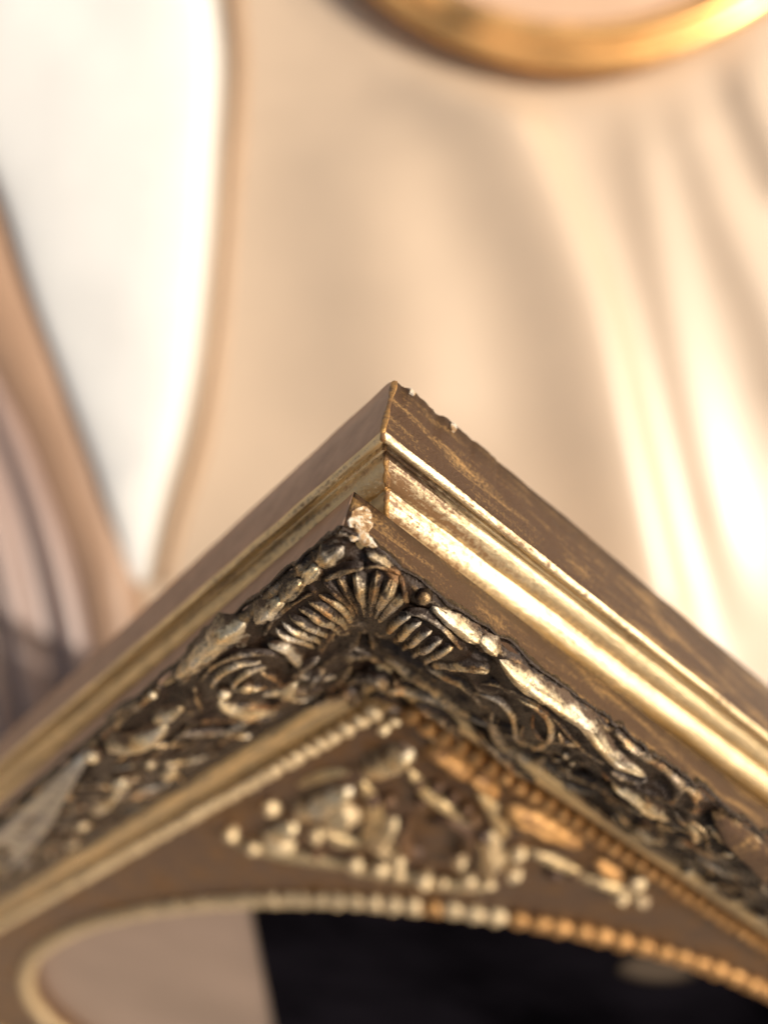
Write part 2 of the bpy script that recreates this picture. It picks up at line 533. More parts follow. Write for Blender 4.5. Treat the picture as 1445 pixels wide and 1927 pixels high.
# ribbed wings of the shell
for pts in [[(520, 1176), (544, 1188), (568, 1200), (594, 1216)], [(532, 1163), (560, 1176), (588, 1192), (612, 1212)], [(546, 1151), (578, 1162), (606, 1180), (628, 1204)],
            [(562, 1139), (596, 1149), (624, 1168), (642, 1194)], [(580, 1127), (612, 1137), (638, 1156), (652, 1184)], [(599, 1115), (628, 1126), (650, 1144), (662, 1172)]]:
    stroke('wing_rib', pts, [5, 9.5, 9.5, 6], M_orn, h=0.95, lift=0.55, rough=0.06, fil=0.1, seg=26)
for pts in [[(728, 1190), (742, 1172), (758, 1160), (774, 1156)], [(742, 1206), (758, 1186), (776, 1172), (794, 1168)], [(758, 1222), (776, 1200), (796, 1186), (814, 1182)],
            [(776, 1236), (796, 1214), (816, 1200), (834, 1197)], [(798, 1248), (818, 1228), (838, 1215), (854, 1213)]]:
    stroke('wing_rib', pts, [5, 9.5, 10, 6], M_orn, h=0.95, lift=0.55, rough=0.06, fil=0.1, seg=26)
stroke('wing_rim', [(496, 1196), (520, 1156), (560, 1126), (600, 1106)], [5, 8, 8, 5], M_orn_dark, rough=0.2)
stroke('wing_rim', [(762, 1148), (800, 1156), (840, 1180), (872, 1222)], [5, 9, 9, 6], M_orn_dark, rough=0.2)
blob('berry', 797, 1118, 17, M_orn_dark, h=1.0, lift=0.4, rough=0.2)
# broken raised border, left length
for pts, r, mt in [
    ([(648, 1028), (622, 1044), (604, 1062)], [11.7, 22.1, 14.3], M_orn),
    ([(602, 1062), (586, 1078), (574, 1094)], [10.4, 16.9, 10.4], M_orn_hi),
    ([(574, 1088), (552, 1108), (532, 1124)], [11.7, 19.5, 13.0], M_orn),
    ([(536, 1122), (508, 1146), (484, 1168)], [13.0, 20.8, 11.7], M_orn_hi),
    ([(470, 1166), (436, 1186), (400, 1214), (366, 1246), (332, 1276)], [9.1, 24.7, 24.7, 19.5, 9.1], M_orn_hi),
    ([(458, 1196), (424, 1214), (390, 1240), (356, 1270), (336, 1286)], [6.5, 10.4, 11.7, 10.4, 6.5], M_orn_dark)]:
    stroke('border_lobe', pts, r, mt, h=0.9, lift=0.35, rough=0.3, fil=0.5)
# raised border, right length
for pts, r, mt in [
    ([(690, 1040), (716, 1052), (742, 1066)], [7.8, 11.7, 7.8], M_orn),
    ([(812, 1136), (844, 1160), (876, 1186), (904, 1208)], [9.1, 16.9, 18.2, 10.4], M_orn_hi),
    ([(898, 1196), (920, 1214), (934, 1230)], [9.1, 15.6, 9.1], M_orn_hi),
    ([(936, 1236), (980, 1272), (1020, 1300), (1060, 1328), (1098, 1356), (1126, 1392), (1160, 1426), (1216, 1462)], [10.4, 22.1, 20.8, 19.5, 16.9, 15.6, 15.6, 9.1], M_orn_hi),
    ([(1136, 1404), (1164, 1424), (1196, 1444)], [5.2, 7.8, 5.2], M_orn),
    ([(1150, 1468), (1184, 1488), (1222, 1514), (1262, 1542)], [7.8, 15.6, 16.9, 9.1], M_orn_hi),
    ([(1198, 1552), (1226, 1568), (1250, 1582)], [7.8, 14.3, 9.1], M_orn_hi),
    ([(1238, 1560), (1268, 1576), (1296, 1590)], [6.5, 10.4, 6.5], M_orn),
    ([(1296, 1542), (1308, 1560), (1310, 1580)], [7.8, 11.7, 9.1], M_orn_hi),
    ([(1336, 1556), (1360, 1572), (1376, 1576)], [6.5, 11.7, 7.8], M_orn_hi)]:
    stroke('border_lobe', pts, r, mt, h=0.95, lift=0.4, rough=0.22, fil=0.45)
# scrolls, right length
stroke('scroll', [(872, 1296), (912, 1302), (950, 1322), (970, 1352), (976, 1384), (1000, 1400)], [4, 7, 8, 8, 7, 5], M_orn, h=1.1, lift=0.45)
stroke('scroll', [(972, 1312), (1010, 1328), (1034, 1352), (1034, 1382), (1012, 1400), (996, 1394)], [4, 8, 9, 8, 7, 5], M_orn, h=1.1, lift=0.45)
stroke('scroll', [(926, 1336), (936, 1376), (964, 1410), (1006, 1428), (1026, 1424)], [8, 17, 17, 12, 6], M_orn, h=0.8, lift=0.35)
stroke('scroll', [(884, 1284), (930, 1284), (984, 1306), (1040, 1346), (1090, 1400), (1140, 1440)], [4, 6, 6, 6, 6, 4], M_orn_dark, h=1.0, lift=0.4)
for x, y in [(1050, 1420), (1066, 1414), (1078, 1428), (1058, 1446), (1070, 1440)]:
    blob('petal', x, y, 9, M_orn, sx=1.2, sy=0.7, ang=x * 0.7)
stroke('leaf', [(800, 1250), (840, 1270), (880, 1290), (912, 1330)], [6, 11, 12, 6], M_orn, h=0.7)
stroke('leaf', [(812, 1252), (850, 1248), (896, 1254), (922, 1262)], [7, 14, 15, 8], M_orn, h=0.6, rough=0.2)
stroke('leaf', [(720, 1232), (752, 1252), (790, 1280), (820, 1300)], [6, 11, 11, 6], M_orn, h=0.7)
stroke('leaf', [(760, 1302), (800, 1310), (846, 1324), (900, 1350)], [7, 11, 12, 7], M_orn, h=0.7)
stroke('leaf', [(1080, 1450), (1120, 1470), (1160, 1500)], [4, 8, 5], M_orn_dark)
stroke('leaf', [(1050, 1470), (1100, 1505), (1150, 1545), (1190, 1570)], [4, 8, 8, 5], M_orn_dark)
for x, y, r in [(1292, 1632, 12), (1338, 1652, 12), (1386, 1684, 12), (1430, 1712, 14), (1370, 1600, 8)]:
    blob('berry', x, y, r, M_orn_hi, sx=1.3, rough=0.2)
# foliage in the hollow of the corner
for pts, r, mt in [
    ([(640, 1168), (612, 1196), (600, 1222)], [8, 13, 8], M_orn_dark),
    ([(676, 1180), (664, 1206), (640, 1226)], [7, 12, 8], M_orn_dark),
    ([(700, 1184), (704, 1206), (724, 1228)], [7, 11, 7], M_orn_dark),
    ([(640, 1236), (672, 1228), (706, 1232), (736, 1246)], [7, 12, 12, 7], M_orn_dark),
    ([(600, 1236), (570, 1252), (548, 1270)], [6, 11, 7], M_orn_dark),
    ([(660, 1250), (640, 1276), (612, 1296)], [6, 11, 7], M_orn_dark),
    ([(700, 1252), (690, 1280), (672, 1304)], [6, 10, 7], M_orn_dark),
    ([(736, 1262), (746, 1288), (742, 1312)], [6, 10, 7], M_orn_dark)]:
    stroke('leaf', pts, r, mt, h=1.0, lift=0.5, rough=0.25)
for pts, r, mt in [
    ([(690, 1284), (740, 1290), (800, 1300), (850, 1318), (890, 1346)], [6, 12, 13, 12, 6], M_orn),
    ([(736, 1236), (776, 1262), (820, 1292), (866, 1326), (884, 1352)], [6, 11, 12, 9, 5], M_orn),
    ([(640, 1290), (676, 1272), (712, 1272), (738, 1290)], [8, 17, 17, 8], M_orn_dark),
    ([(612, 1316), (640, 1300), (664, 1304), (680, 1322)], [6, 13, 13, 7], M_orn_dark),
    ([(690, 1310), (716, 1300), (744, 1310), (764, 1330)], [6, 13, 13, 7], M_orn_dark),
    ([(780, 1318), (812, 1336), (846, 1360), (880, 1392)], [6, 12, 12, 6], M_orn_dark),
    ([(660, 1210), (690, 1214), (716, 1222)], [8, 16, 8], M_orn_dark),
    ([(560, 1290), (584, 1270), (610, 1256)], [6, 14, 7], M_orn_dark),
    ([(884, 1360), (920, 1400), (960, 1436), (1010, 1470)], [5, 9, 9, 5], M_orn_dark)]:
    stroke('leaf', pts, r, mt, h=1.0, lift=0.7, rough=0.22)
# scrolls, left length
stroke('scroll', [(398, 1292), (414, 1262), (446, 1244), (494, 1242)], [5, 8, 8, 4], M_orn, h=1.1, lift=0.45)
stroke('scroll', [(438, 1292), (448, 1268), (474, 1252), (506, 1250)], [5, 9, 9, 5], M_orn, h=1.1, lift=0.45)
stroke('scroll', [(376, 1284), (404, 1246), (450, 1228), (500, 1226), (540, 1236)], [4, 7, 7, 6, 4], M_orn_dark, h=1.1, lift=0.4)
stroke('leaf', [(504, 1212), (534, 1216), (554, 1234), (562, 1252)], [6, 13, 13, 7], M_orn_hi, h=0.9)
blob('berry', 467, 1278, 14, M_orn_hi)
blob('berry', 424, 1292, 15, M_orn_hi)
stroke('leaf', [(412, 1318), (436, 1328), (470, 1336), (524, 1336)], [10, 17, 16, 6], M_orn_hi, h=0.9, lift=0.4)
stroke('leaf', [(526, 1306), (540, 1296), (556, 1280)], [11, 17, 8], M_orn_hi, h=0.9)
stroke('leaf', [(580, 1330), (600, 1320), (630, 1312)], [4, 8, 4], M_orn_dark)
stroke('leaf', [(206, 1404), (236, 1394), (278, 1384), (316, 1362)], [13, 24, 22, 10], M_orn_hi, h=0.7, lift=0.3)
stroke('leaf', [(292, 1354), (318, 1342), (346, 1326)], [9, 16, 9], M_orn_hi, h=0.8)
blob('berry', 182, 1412, 17, M_orn_hi)
blob('berry', 230, 1458, 21, M_orn_hi, sx=1.2)
blob('berry', 318, 1440, 18, M_orn_hi, sx=1.5, ang=0.2)
blob('berry', 284, 1428, 12, M_orn_hi)
stroke('leaf', [(176, 1520), (196, 1508), (226, 1488)], [12, 18, 10], M_orn_hi, h=0.8)
blob('berry', 156, 1542, 14, M_orn_hi)
blob('berry', 136, 1572, 15, M_orn_hi, sx=1.2)
blob('berry', 292, 1304, 9, M_orn_hi)
stroke('scroll', [(366, 1290), (372, 1310), (380, 1336)], [4, 7, 4], M_orn_dark)
stroke('scroll', [(200, 1356), (240, 1330), (286, 1312)], [5, 9, 5], M_orn_dark)
stroke('scroll', [(60, 1606), (90, 1584), (124, 1560)], [6, 12, 7], M_orn_dark)
for x, y, r in [(588, 1292, 9), (604, 1270, 10), (560, 1312, 8), (640, 1304, 8), (662, 1318, 8), (700, 1330, 9)]:
    blob('berry', x, y, r, M_orn_dark, rough=0.2)

# small curled leaves filling the ground between the larger pieces
rnd = random.Random(5)
for k in range(150):
    left = k % 5 < 3
    al = rnd.uniform(4.2, 30.0 if left else 20.0)
    ac = rnd.uniform(0.75, 3.2)
    dirn = rnd.uniform(-0.9, 0.9) + (0 if rnd.random() < 0.6 else math.pi / 2)
    ln = rnd.uniform(0.7, 1.5); curl = rnd.uniform(-1.8, 1.8)
    pts = []
    a_, c_ = al, ac
    for q in range(4):
        pts.append((a_, min(3.3, max(0.5, c_))))
        a_ += math.cos(dirn) * ln / 3; c_ += math.sin(dirn) * ln / 3; dirn += curl / 3
    if not left:
        pts = [(y, x) for x, y in pts]
    w_ = rnd.uniform(5, 9)
    stroke('leaf', pts, [w_ * 0.5, w_, w_ * 0.9, w_ * 0.4], M_orn_dark if rnd.random() < 0.6 else M_orn, h=1.3, lift=0.5, rough=0.2, fil=0.3, uv=True)

# --- the modelled ground of the ornament (one sheet over the corner, worked plaster) ----------------------
def build_ground():
    def axis(n_fine, fine, end, coarse):
        a = list(np.arange(-0.02, n_fine, fine))
        while a[-1] < end:
            a.append(a[-1] + coarse)
        return np.array(a)
    us = axis(12.0, 0.042, UB * 0.62, 0.12)
    vs = axis(12.0, 0.042, VB * 0.62, 0.12)
    LIM = 3.42
    idx = -np.ones((len(us), len(vs)), int)
    pu, pv = [], []
    for i, u in enumerate(us):
        for j, v in enumerate(vs):
            if min(u, v) <= LIM + 0.06:
                idx[i, j] = len(pu); pu.append(u); pv.append(v)
    pu = np.array(pu); pv = np.array(pv)
    a = np.minimum(pu, pv)
    w = base_w(a)
    # round the mitre a little so that the corner reads as modelled, not folded
    add = np.zeros_like(w)
    for (fu, fv, r, h, fl) in FILLET:
        if fl is not None:
            continue
        s = max(1.25 * r, 0.06)
        sel = (np.abs(pu - fu) < 3 * s) & (np.abs(pv - fv) < 3 * s)
        if sel.any():
            d2 = (pu[sel] - fu) ** 2 + (pv[sel] - fv) ** 2
            add[sel] = np.maximum(add[sel], h * np.exp(-d2 / (2 * s * s)))
    w = w + add
    lump = np.array([0.085 * fbm(x * 1.5, y * 1.5, 2.2, 4) + 0.02 * fbm(x * 7, y * 7, 1.0, 2) for x, y in zip(pu, pv)])
    def carve(x, y):
        al, ac = (x, y) if y < x else (y, x)                     # along / across the length
        qx = al * 0.55 + 0.9 * nz(al * 0.5, ac * 0.8, 7.0); qy = ac * 1.25 + 0.9 * nz(al * 0.6, ac * 0.7, 3.0)
        r1 = 1 - abs(nz(qx, qy, 1.5)) * 3.2
        r2 = 1 - abs(nz(qx * 2.3, qy * 2.3, 8.5)) * 3.0
        return 0.17 * max(-0.5, r1) + 0.06 * max(-0.5, r2)
    lump = lump + np.array([carve(x, y) for x, y in zip(pu, pv)]) - 0.08
    quiet = 1 - np.clip(add / 0.025, 0, 1) * 0.8
    lump = lump * quiet
    w = w + lump * np.clip((3.4 - a) / 0.4, 0, 1)
    # thin broken lip along the outer edge
    w = w + 0.05 * np.exp(-((a - 0.10) / 0.07) ** 2)
    verts = np.stack([pu, pv, w], 1).tolist()
    faces = []
    for i in range(len(us) - 1):
        for j in range(len(vs) - 1):
            q = (idx[i, j], idx[i + 1, j], idx[i + 1, j + 1], idx[i, j + 1])
            if min(q) >= 0:
                faces.append(q)
    # skirt that laps raggedly over the side
    def skirt(ids, outx, along):
        prev = None
        for n_, vi in enumerate(ids):
            x, y, z = verts[vi]
            s = along(x, y)
            dp = 0.10 + 0.10 * max(-0.6, fbm(s * 1.7, 3.3, 0, 4)) + 0.05 * fbm(s * 6, 1, 0, 2)
            vv = len(verts)
            verts.append([x + outx[0] * 0.035, y + outx[1] * 0.035, z - 0.02])
            verts.append([x + outx[0] * 0.035, y + outx[1] * 0.035, z - 0.02 - max(0.03, dp)])
            verts.append([x - outx[0] * 0.05, y - outx[1] * 0.05, z - 0.03 - max(0.03, dp)])
            if prev is not None:
                pi, pv_ = prev
                f = [(pi, vi, vv, pv_), (pv_, vv, vv + 1, pv_ + 1), (pv_ + 1, vv + 1, vv + 2, pv_ + 2)]
                faces.extend(f if outx[1] < 0 else [tuple(reversed(q)) for q in f])
            prev = (vi, vv)
    skirt([idx[i, 0] for i in range(len(us))], (0, -1), lambda x, y: x)
    skirt([idx[0, j] for j in range(len(vs))], (-1, 0), lambda x, y: -y - 3)
    cr = np.zeros(len(verts))
    rel = lump / 0.13 + np.exp(-((a - 0.10) / 0.09) ** 2) * 1.2 - 0.2
    cr[:len(rel)] = np.clip(rel, -1, 1.6)
    return set_crest(mesh_obj('ornament_ground', verts, faces, M_orn_dark, fb), cr)
build_ground()

# --- lost plaster at the corner: bare white gesso on the right-hand side --------------------------------
def gesso(center, ax1, ax2, nrm, r1, r2, parent, seed, mat=M_gesso, t=0.035):
    verts, faces = [], []
    n = 22
    c = np.array(center, float); ax1 = np.array(ax1, float); ax2 = np.array(ax2, float); nrm = np.array(nrm, float)
    rings = (0.0, 0.45, 0.8, 1.0, 1.04)
    for k, q in enumerate(rings):
        for i in range(n):
            th = 2 * math.pi * i / n
            j = 1 + 0.55 * fbm(math.cos(th) * 1.2 + seed, math.sin(th) * 1.2, seed, 3)
            hgt = t * (1 + 0.8 * fbm(math.cos(th) * q * 4 + seed, math.sin(th) * q * 4, 0, 2)) if k < 4 else -0.03
            verts.append(c + ax1 * math.cos(th) * r1 * q * j + ax2 * math.sin(th) * r2 * q * j + nrm * hgt)
    for k in range(len(rings) - 1):
        for i in range(n):
            i2 = (i + 1) % n
            faces.append((k * n + i, (k + 1) * n + i, (k + 1) * n + i2, k * n + i2))
    return mesh_obj('bare_gesso', verts, faces, mat, parent, smooth=False)
gesso((0.0, 0.27, -0.40), (0, 0.25, -1), (0, 1, 0.25), (-1, 0, 0), 0.40, 0.21, fb, 2.1, t=0.03)
gesso((-0.03, 0.40, -0.16), (0, 1, 0.1), (0, -0.1, 1), (-1, 0, 0), 0.22, 0.10, fb, 5.2, t=0.05)
gesso((0.0, 0.42, -HA + 0.13), (0, 1, 0), (0, 0, 1), (-1, 0, 0), 0.09, 0.06, fa, 7.7)
gesso((0.0, 1.52, -HA + 0.16), (0, 1, 0), (0, 0, 1), (-1, 0, 0), 0.07, 0.13, fa, 9.3)

# --- filled mitre of the lower frame, and flat patches where the ornament of the upper frame has come away
def seam():
    pts = [(0.0, -HA + 0.2), (0.0, -1.3), (0.0, -0.9), (0.0, -0.5), (0.0, -0.16)] + profA[4:38]
    C = catmull(np.array([(a, a, w) for a, w in pts]), 120)
    m = 7
    verts, faces = [], []
    for j, c in enumerate(C):
        r = 0.034 * (1 + 0.7 * fbm(j * 0.23, 1.1, 0, 3))
        for i in range(m):
            th = 2 * math.pi * i / m
            d = np.array([-0.5, -0.5, 0.7]) * math.cos(th) * 0.55 + np.array([0.707, -0.707, 0.0]) * math.sin(th) * 1.5
            verts.append(c + d * r)
    for j in range(len(C) - 1):
        for i in range(m):
            faces.append((j * m + i, j * m + (i + 1) % m, (j + 1) * m + (i + 1) % m, (j + 1) * m + i))
    mesh_obj('mitre_seam', verts, faces, M_seam, fa)
seam()

def patch(name, pts, mat, lift):
    P = np.array([at(x, y)[0] for x, y in pts])
    c = P.mean(0)
    n = len(P)
    verts, faces = [], []
    for q, up in ((0.0, 0.03), (0.35, 0.02), (0.7, 0.01), (1.0, 0.0), (1.02, -0.25)):
        for i in range(n):
            p = c + (P[i] - c) * q
            verts.append((p[0], p[1], p[2] + lift + up + 0.02 * fbm(p[0] * 2, p[1] * 2, 5, 3)))
    for k in range(4):
        for i in range(n):
            i2 = (i + 1) % n
            faces.append((k * n + i, (k + 1) * n + i, (k + 1) * n + i2, k * n + i2))
    mesh_obj(name, verts, faces, mat, fb)
patch('bare_patch', [(168, 1402), (162, 1436), (130, 1490), (100, 1545), (55, 1596), (0, 1646), (-70, 1705), (-80, 1640), (-40, 1586), (20, 1536), (80, 1484), (130, 1438)], M_grey, 0.30)
patch('bare_patch', [(1338, 1524), (1372, 1538), (1412, 1566), (1452, 1596), (1490, 1630), (1490, 1690), (1440, 1650), (1404, 1612), (1376, 1586), (1350, 1560)], M_side, 0.26)

# --- rows of beads along the inner edge of the moulding -------------------------------------------------
def sphere_mesh(name, rx, ry, rz, nu=12, nv=8, seed=0):
    verts, faces = [], []
    for i in range(nv + 1):
        ph = math.pi * i / nv
        for j in range(nu):
            th = 2 * math.pi * j / nu
            d = np.array([math.sin(ph) * math.cos(th), math.sin(ph) * math.sin(th), math.cos(ph)])
            f = 1 + 0.22 * fbm(d[0] * 1.5 + seed, d[1] * 1.5, d[2] * 1.5, 2)
            verts.append((d[0] * rx * f * K, d[1] * ry * f * K, d[2] * rz * f * K))
    for i in range(nv):
        for j in range(nu):
            j2 = (j + 1) % nu
            faces.append((i * nu + j, (i + 1) * nu + j, (i + 1) * nu + j2, i * nu + j2))
    me = bpy.data.meshes.new(name)
    me.from_pydata(verts, [], faces)
    me.polygons.foreach_set('use_smooth', [True] * len(me.polygons))
    me.materials.append(M_bead)
    return me
bead_me = [sphere_mesh('bead', 0.27, 0.30, 0.30, seed=i * 3.3) for i in range(4)]

bead_warm = []
for m_ in bead_me:
    c_ = m_.copy(); c_.materials.clear(); c_.materials.append(M_warm); bead_warm.append(c_)

def bead(u, v, w, ang, s=1.0, me=None):
    o = bpy.data.objects.new('bead', random.choice(me or bead_me))
    link(o, fb)
    o.location = (u * K, v * K, w * K)
    o.rotation_euler = (0, 0, ang)
    o.scale = (s, s * random.uniform(0.94, 1.06), s * random.uniform(0.92, 1.06))
    return o
x = 5.75
while x < UB - 5.6:
    bead(x, 5.05, -1.82, 0); x += 0.575
x = 5.75
while x < VB - 5.6:
    bead(5.05, x, -1.82, math.pi / 2, me=bead_warm); x += 0.56

# --- spandrel panel with the oval sight, cut to an ellipse ---------------------------------------------
EU, EV, EA, EB = UB / 2, VB / 2, 26.0, 19.6
def spandrel():
    n = 192
    verts, faces = [], []
    rings = []
    for i in range(n):
        th = 2 * math.pi * i / n
        c, s = math.cos(th), math.sin(th)
        hx, hy = EU - 5.2, EV - 5.2
        k = 1 / max(abs(c) / hx, abs(s) / hy)
        outer = np.array([EU + c * k, EV + s * k])
        # matching point on the ellipse in the same direction
        ke = 1 / math.sqrt((c / EA) ** 2 + (s / EB) ** 2)
        inner = np.array([EU + c * ke, EV + s * ke])
        col = []
        for q, w in ((0, -2.02), (0.3, -2.00), (0.6, -2.04), (0.85, -2.10), (1.0, -2.16)):
            p = outer * (1 - q) + inner * q
            col.append((p[0], p[1], w))
        d = np.array([math.cos(th), math.sin(th)])
        e = inner - d * 0.35
        col.append((e[0], e[1], -2.3)); col.append((e[0], e[1], -3.0))
        rings.append(col)
    m = len(rings[0])
    for c in rings:
        verts += c
    for i in range(n):
        i2 = (i + 1) % n
        for j in range(m - 1):
            faces.append((i * m + j, i * m + j + 1, i2 * m + j + 1, i2 * m + j))
    return mesh_obj('spandrel_panel', verts, faces, M_panel, fb)
spandrel()
# pearled edge of the oval
sb_me = [sphere_mesh('sight_bead', 0.50, 0.40, 0.32, seed=20 + i * 2.1) for i in range(4)]
sb_warm = []
for m_ in sb_me:
    c_ = m_.copy(); c_.materials.clear(); c_.materials.append(M_warm); sb_warm.append(c_)
th = 0.0
while th < 2 * math.pi:
    c, s = math.cos(th), math.sin(th)
    u, v = EU + EA * c, EV + EB * s
    sp = math.hypot(EA * s, EB * c)
    if True:
        o = bpy.data.objects.new('sight_bead', random.choice(sb_warm if (u < 18 and v > 13 and random.random() < (v - 13) / 8) else sb_me))
        link(o, fb)
        o.location = (u * K, v * K, -2.06 * K)
        o.rotation_euler = (0, 0, math.atan2(EB * c, -EA * s))
        o.scale = (random.uniform(0.9, 1.1), random.uniform(0.92, 1.08), random.uniform(0.9, 1.1))
    th += 0.74 * random.uniform(0.92, 1.08) / sp
# plates behind the opening, coloured with the reflections of an oval mirror
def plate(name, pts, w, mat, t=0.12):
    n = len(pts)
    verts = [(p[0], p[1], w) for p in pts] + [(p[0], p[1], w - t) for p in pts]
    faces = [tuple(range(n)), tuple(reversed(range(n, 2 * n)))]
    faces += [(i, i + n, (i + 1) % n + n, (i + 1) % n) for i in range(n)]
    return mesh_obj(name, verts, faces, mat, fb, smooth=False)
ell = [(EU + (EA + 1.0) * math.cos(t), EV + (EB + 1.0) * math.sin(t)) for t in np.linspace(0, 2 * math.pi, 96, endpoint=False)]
plate('mirror_plate_brown', ell, -2.95, M_brown)
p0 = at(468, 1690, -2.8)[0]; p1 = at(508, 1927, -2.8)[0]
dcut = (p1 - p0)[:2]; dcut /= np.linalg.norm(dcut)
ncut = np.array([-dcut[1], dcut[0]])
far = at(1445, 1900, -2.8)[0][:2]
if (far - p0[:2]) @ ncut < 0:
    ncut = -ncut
dark_half = [q for q in ell if (np.array(q) - p0[:2]) @ ncut > 0]
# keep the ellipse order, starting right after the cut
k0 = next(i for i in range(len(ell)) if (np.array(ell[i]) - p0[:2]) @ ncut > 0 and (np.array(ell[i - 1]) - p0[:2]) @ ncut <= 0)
dark_half = []
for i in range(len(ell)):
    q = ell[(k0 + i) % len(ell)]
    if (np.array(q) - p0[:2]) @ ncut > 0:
        dark_half.append(q)
plate('mirror_plate_black', dark_half, -2.80, M_black, t=0.10)
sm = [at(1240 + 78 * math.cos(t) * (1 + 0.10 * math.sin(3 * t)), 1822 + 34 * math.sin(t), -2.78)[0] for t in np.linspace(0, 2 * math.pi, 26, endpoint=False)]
plate('mirror_patch_pale', [tuple(q[:2]) for q in sm], -2.785, M_reflection, t=0.01)

# --- ornament in the spandrel ------------------------------------------------------------------------
FL = -1.95
def sp_s(pts, r, mat=M_bead, **kw):
    return stroke('acanthus_lobe', pts, [q * 1.1 for q in r], mat, floor=FL, **kw)
def sp_b(x, y, r, mat=M_bead, **kw):
    return blob('berry', x, y, r * 0.92, mat, floor=FL, **kw)
sp_s([(778, 1412), (752, 1420), (716, 1438), (682, 1452)], [14, 26, 24, 12], M_orn_hi, h=0.8, lift=0.5)
sp_s([(664, 1482), (634, 1494), (598, 1512), (556, 1532)], [12, 24, 27, 14], M_orn_hi, h=0.8, lift=0.5)
sp_s([(664, 1520), (644, 1534), (616, 1550)], [18, 26, 14], M_bead, h=0.8, lift=0.45)
sp_s([(560, 1552), (530, 1560), (500, 1574)], [12, 20, 12], M_orn_hi, h=0.8, lift=0.45)
sp_s([(556, 1596), (530, 1590), (498, 1580)], [12, 18, 10], M_bead, h=0.8, lift=0.4)
for x, y, r, mt in [(512, 1514, 17, M_bead), (438, 1562, 20, M_bead), (478, 1588, 16, M_bead), (596, 1566, 18, M_bead), (594, 1600, 15, M_panel),
                    (668, 1622, 17, M_bead), (716, 1626, 22, M_bead), (752, 1616, 17, M_bead), (752, 1640, 14, M_bead),
                    (798, 1648, 20, M_bead), (834, 1654, 14, M_bead), (866, 1614, 18, M_bead), (882, 1650, 20, M_bead), (922, 1660, 12, M_bead),
                    (966, 1636, 20, M_bead), (974, 1600, 17, M_bead), (1166, 1682, 17, M_bead), (1194, 1654, 19, M_bead), (1206, 1690, 14, M_bead),
                    (786, 1472, 13, M_panel), (820, 1476, 14, M_panel), (850, 1496, 14, M_panel), (876, 1520, 14, M_panel), (790, 1504, 17, M_panel),
                    (890, 1536, 16, M_panel), (700, 1500, 18, M_panel), (734, 1500, 14, M_panel), (910, 1570, 15, M_panel), (1040, 1640, 14, M_panel), (1074, 1640, 13, M_panel),
                    (742, 1352, 13, M_bead), (722, 1366, 16, M_bead), (700, 1336, 11, M_bead), (786, 1348, 10, M_bead), (818, 1384, 10, M_bead)]:
    sp_b(x, y, r, mt, lift=0.3, rough=0.32, sx=1.0 + 0.25 * math.sin(x), sy=1.0 + 0.2 * math.cos(y), ang=x * 0.3)
for pts, r in [([(430, 1580), (500, 1600), (580, 1616), (660, 1632)], [6, 10, 10, 6]), ([(680, 1470), (700, 1510), (700, 1560), (680, 1600)], [6, 11, 11, 6]),
               ([(770, 1450), (800, 1490), (840, 1520), (900, 1556)], [6, 11, 11, 6]), ([(660, 1640), (740, 1646), (830, 1664), (930, 1672)], [6, 10, 10, 6]),
               ([(900, 1490), (930, 1530), (950, 1580)], [6, 12, 6]), ([(990, 1600), (1040, 1620), (1100, 1650)], [6, 11, 6]), ([(1090, 1650), (1150, 1668), (1220, 1700)], [6, 9, 5]),
               ([(600, 1560), (640, 1580), (690, 1590)], [6, 12, 6]), ([(560, 1480), (610, 1460), (660, 1450)], [5, 9, 5])]:
    sp_s(pts, r, M_inner, h=0.8, lift=0.3)
sp_s([(744, 1542), (730, 1562), (714, 1584), (738, 1606)], [10, 17, 17, 10], M_bead, h=0.9)
sp_s([(770, 1540), (752, 1566), (764, 1596), (796, 1604)], [7, 12, 12, 8], M_panel)
sp_s([(800, 1546), (842, 1540), (878, 1560), (880, 1590), (846, 1606)], [6, 9, 10, 9, 6], M_panel)
sp_s([(924, 1564), (922, 1592), (930, 1622), (912, 1646)], [9, 14, 14, 9], M_bead, h=0.9)
sp_s([(800, 1408), (832, 1420), (866, 1444), (880, 1462)], [10, 17, 18, 9], M_warm, h=0.8, lift=0.5)
sp_s([(884, 1458), (908, 1474), (934, 1500)], [9, 15, 8], M_warm, h=0.8, lift=0.5)
sp_s([(940, 1526), (980, 1536), (1030, 1556), (1098, 1592)], [12, 20, 20, 9], M_warm, h=0.8, lift=0.5)
sp_s([(1120, 1620), (1150, 1640), (1180, 1660)], [7, 11, 6], M_warm)

# ------------------------------------------------------------------ cloth
def world_xy(px, py, z):
    d = sight(px, py)
    t = (ZC - z)
    return np.array([d[0] * t, d[1] * t])

def poly_dist(X, Y, P):
    """distance to a polyline, signed side (+ = right of travel) and arc fraction"""
    best = np.full(X.shape, 1e9); side = np.zeros(X.shape); frac = np.zeros(X.shape)
    lens = np.linalg.norm(np.diff(P, axis=0), axis=1); tot = lens.sum(); acc = 0
    for i in range(len(P) - 1):
        d = P[i + 1] - P[i]; L = lens[i]
        t = np.clip(((X - P[i, 0]) * d[0] + (Y - P[i, 1]) * d[1]) / (L * L), 0, 1)
        dx = X - (P[i, 0] + t * d[0]); dy = Y - (P[i, 1] + t * d[1])
        q = np.hypot(dx, dy)
        m = q < best
        best = np.where(m, q, best)
        side = np.where(m, np.sign(dx * d[1] - dy * d[0]), side)
        frac = np.where(m, (acc + t * L) / tot, frac)
        acc += L
    return best, side, frac

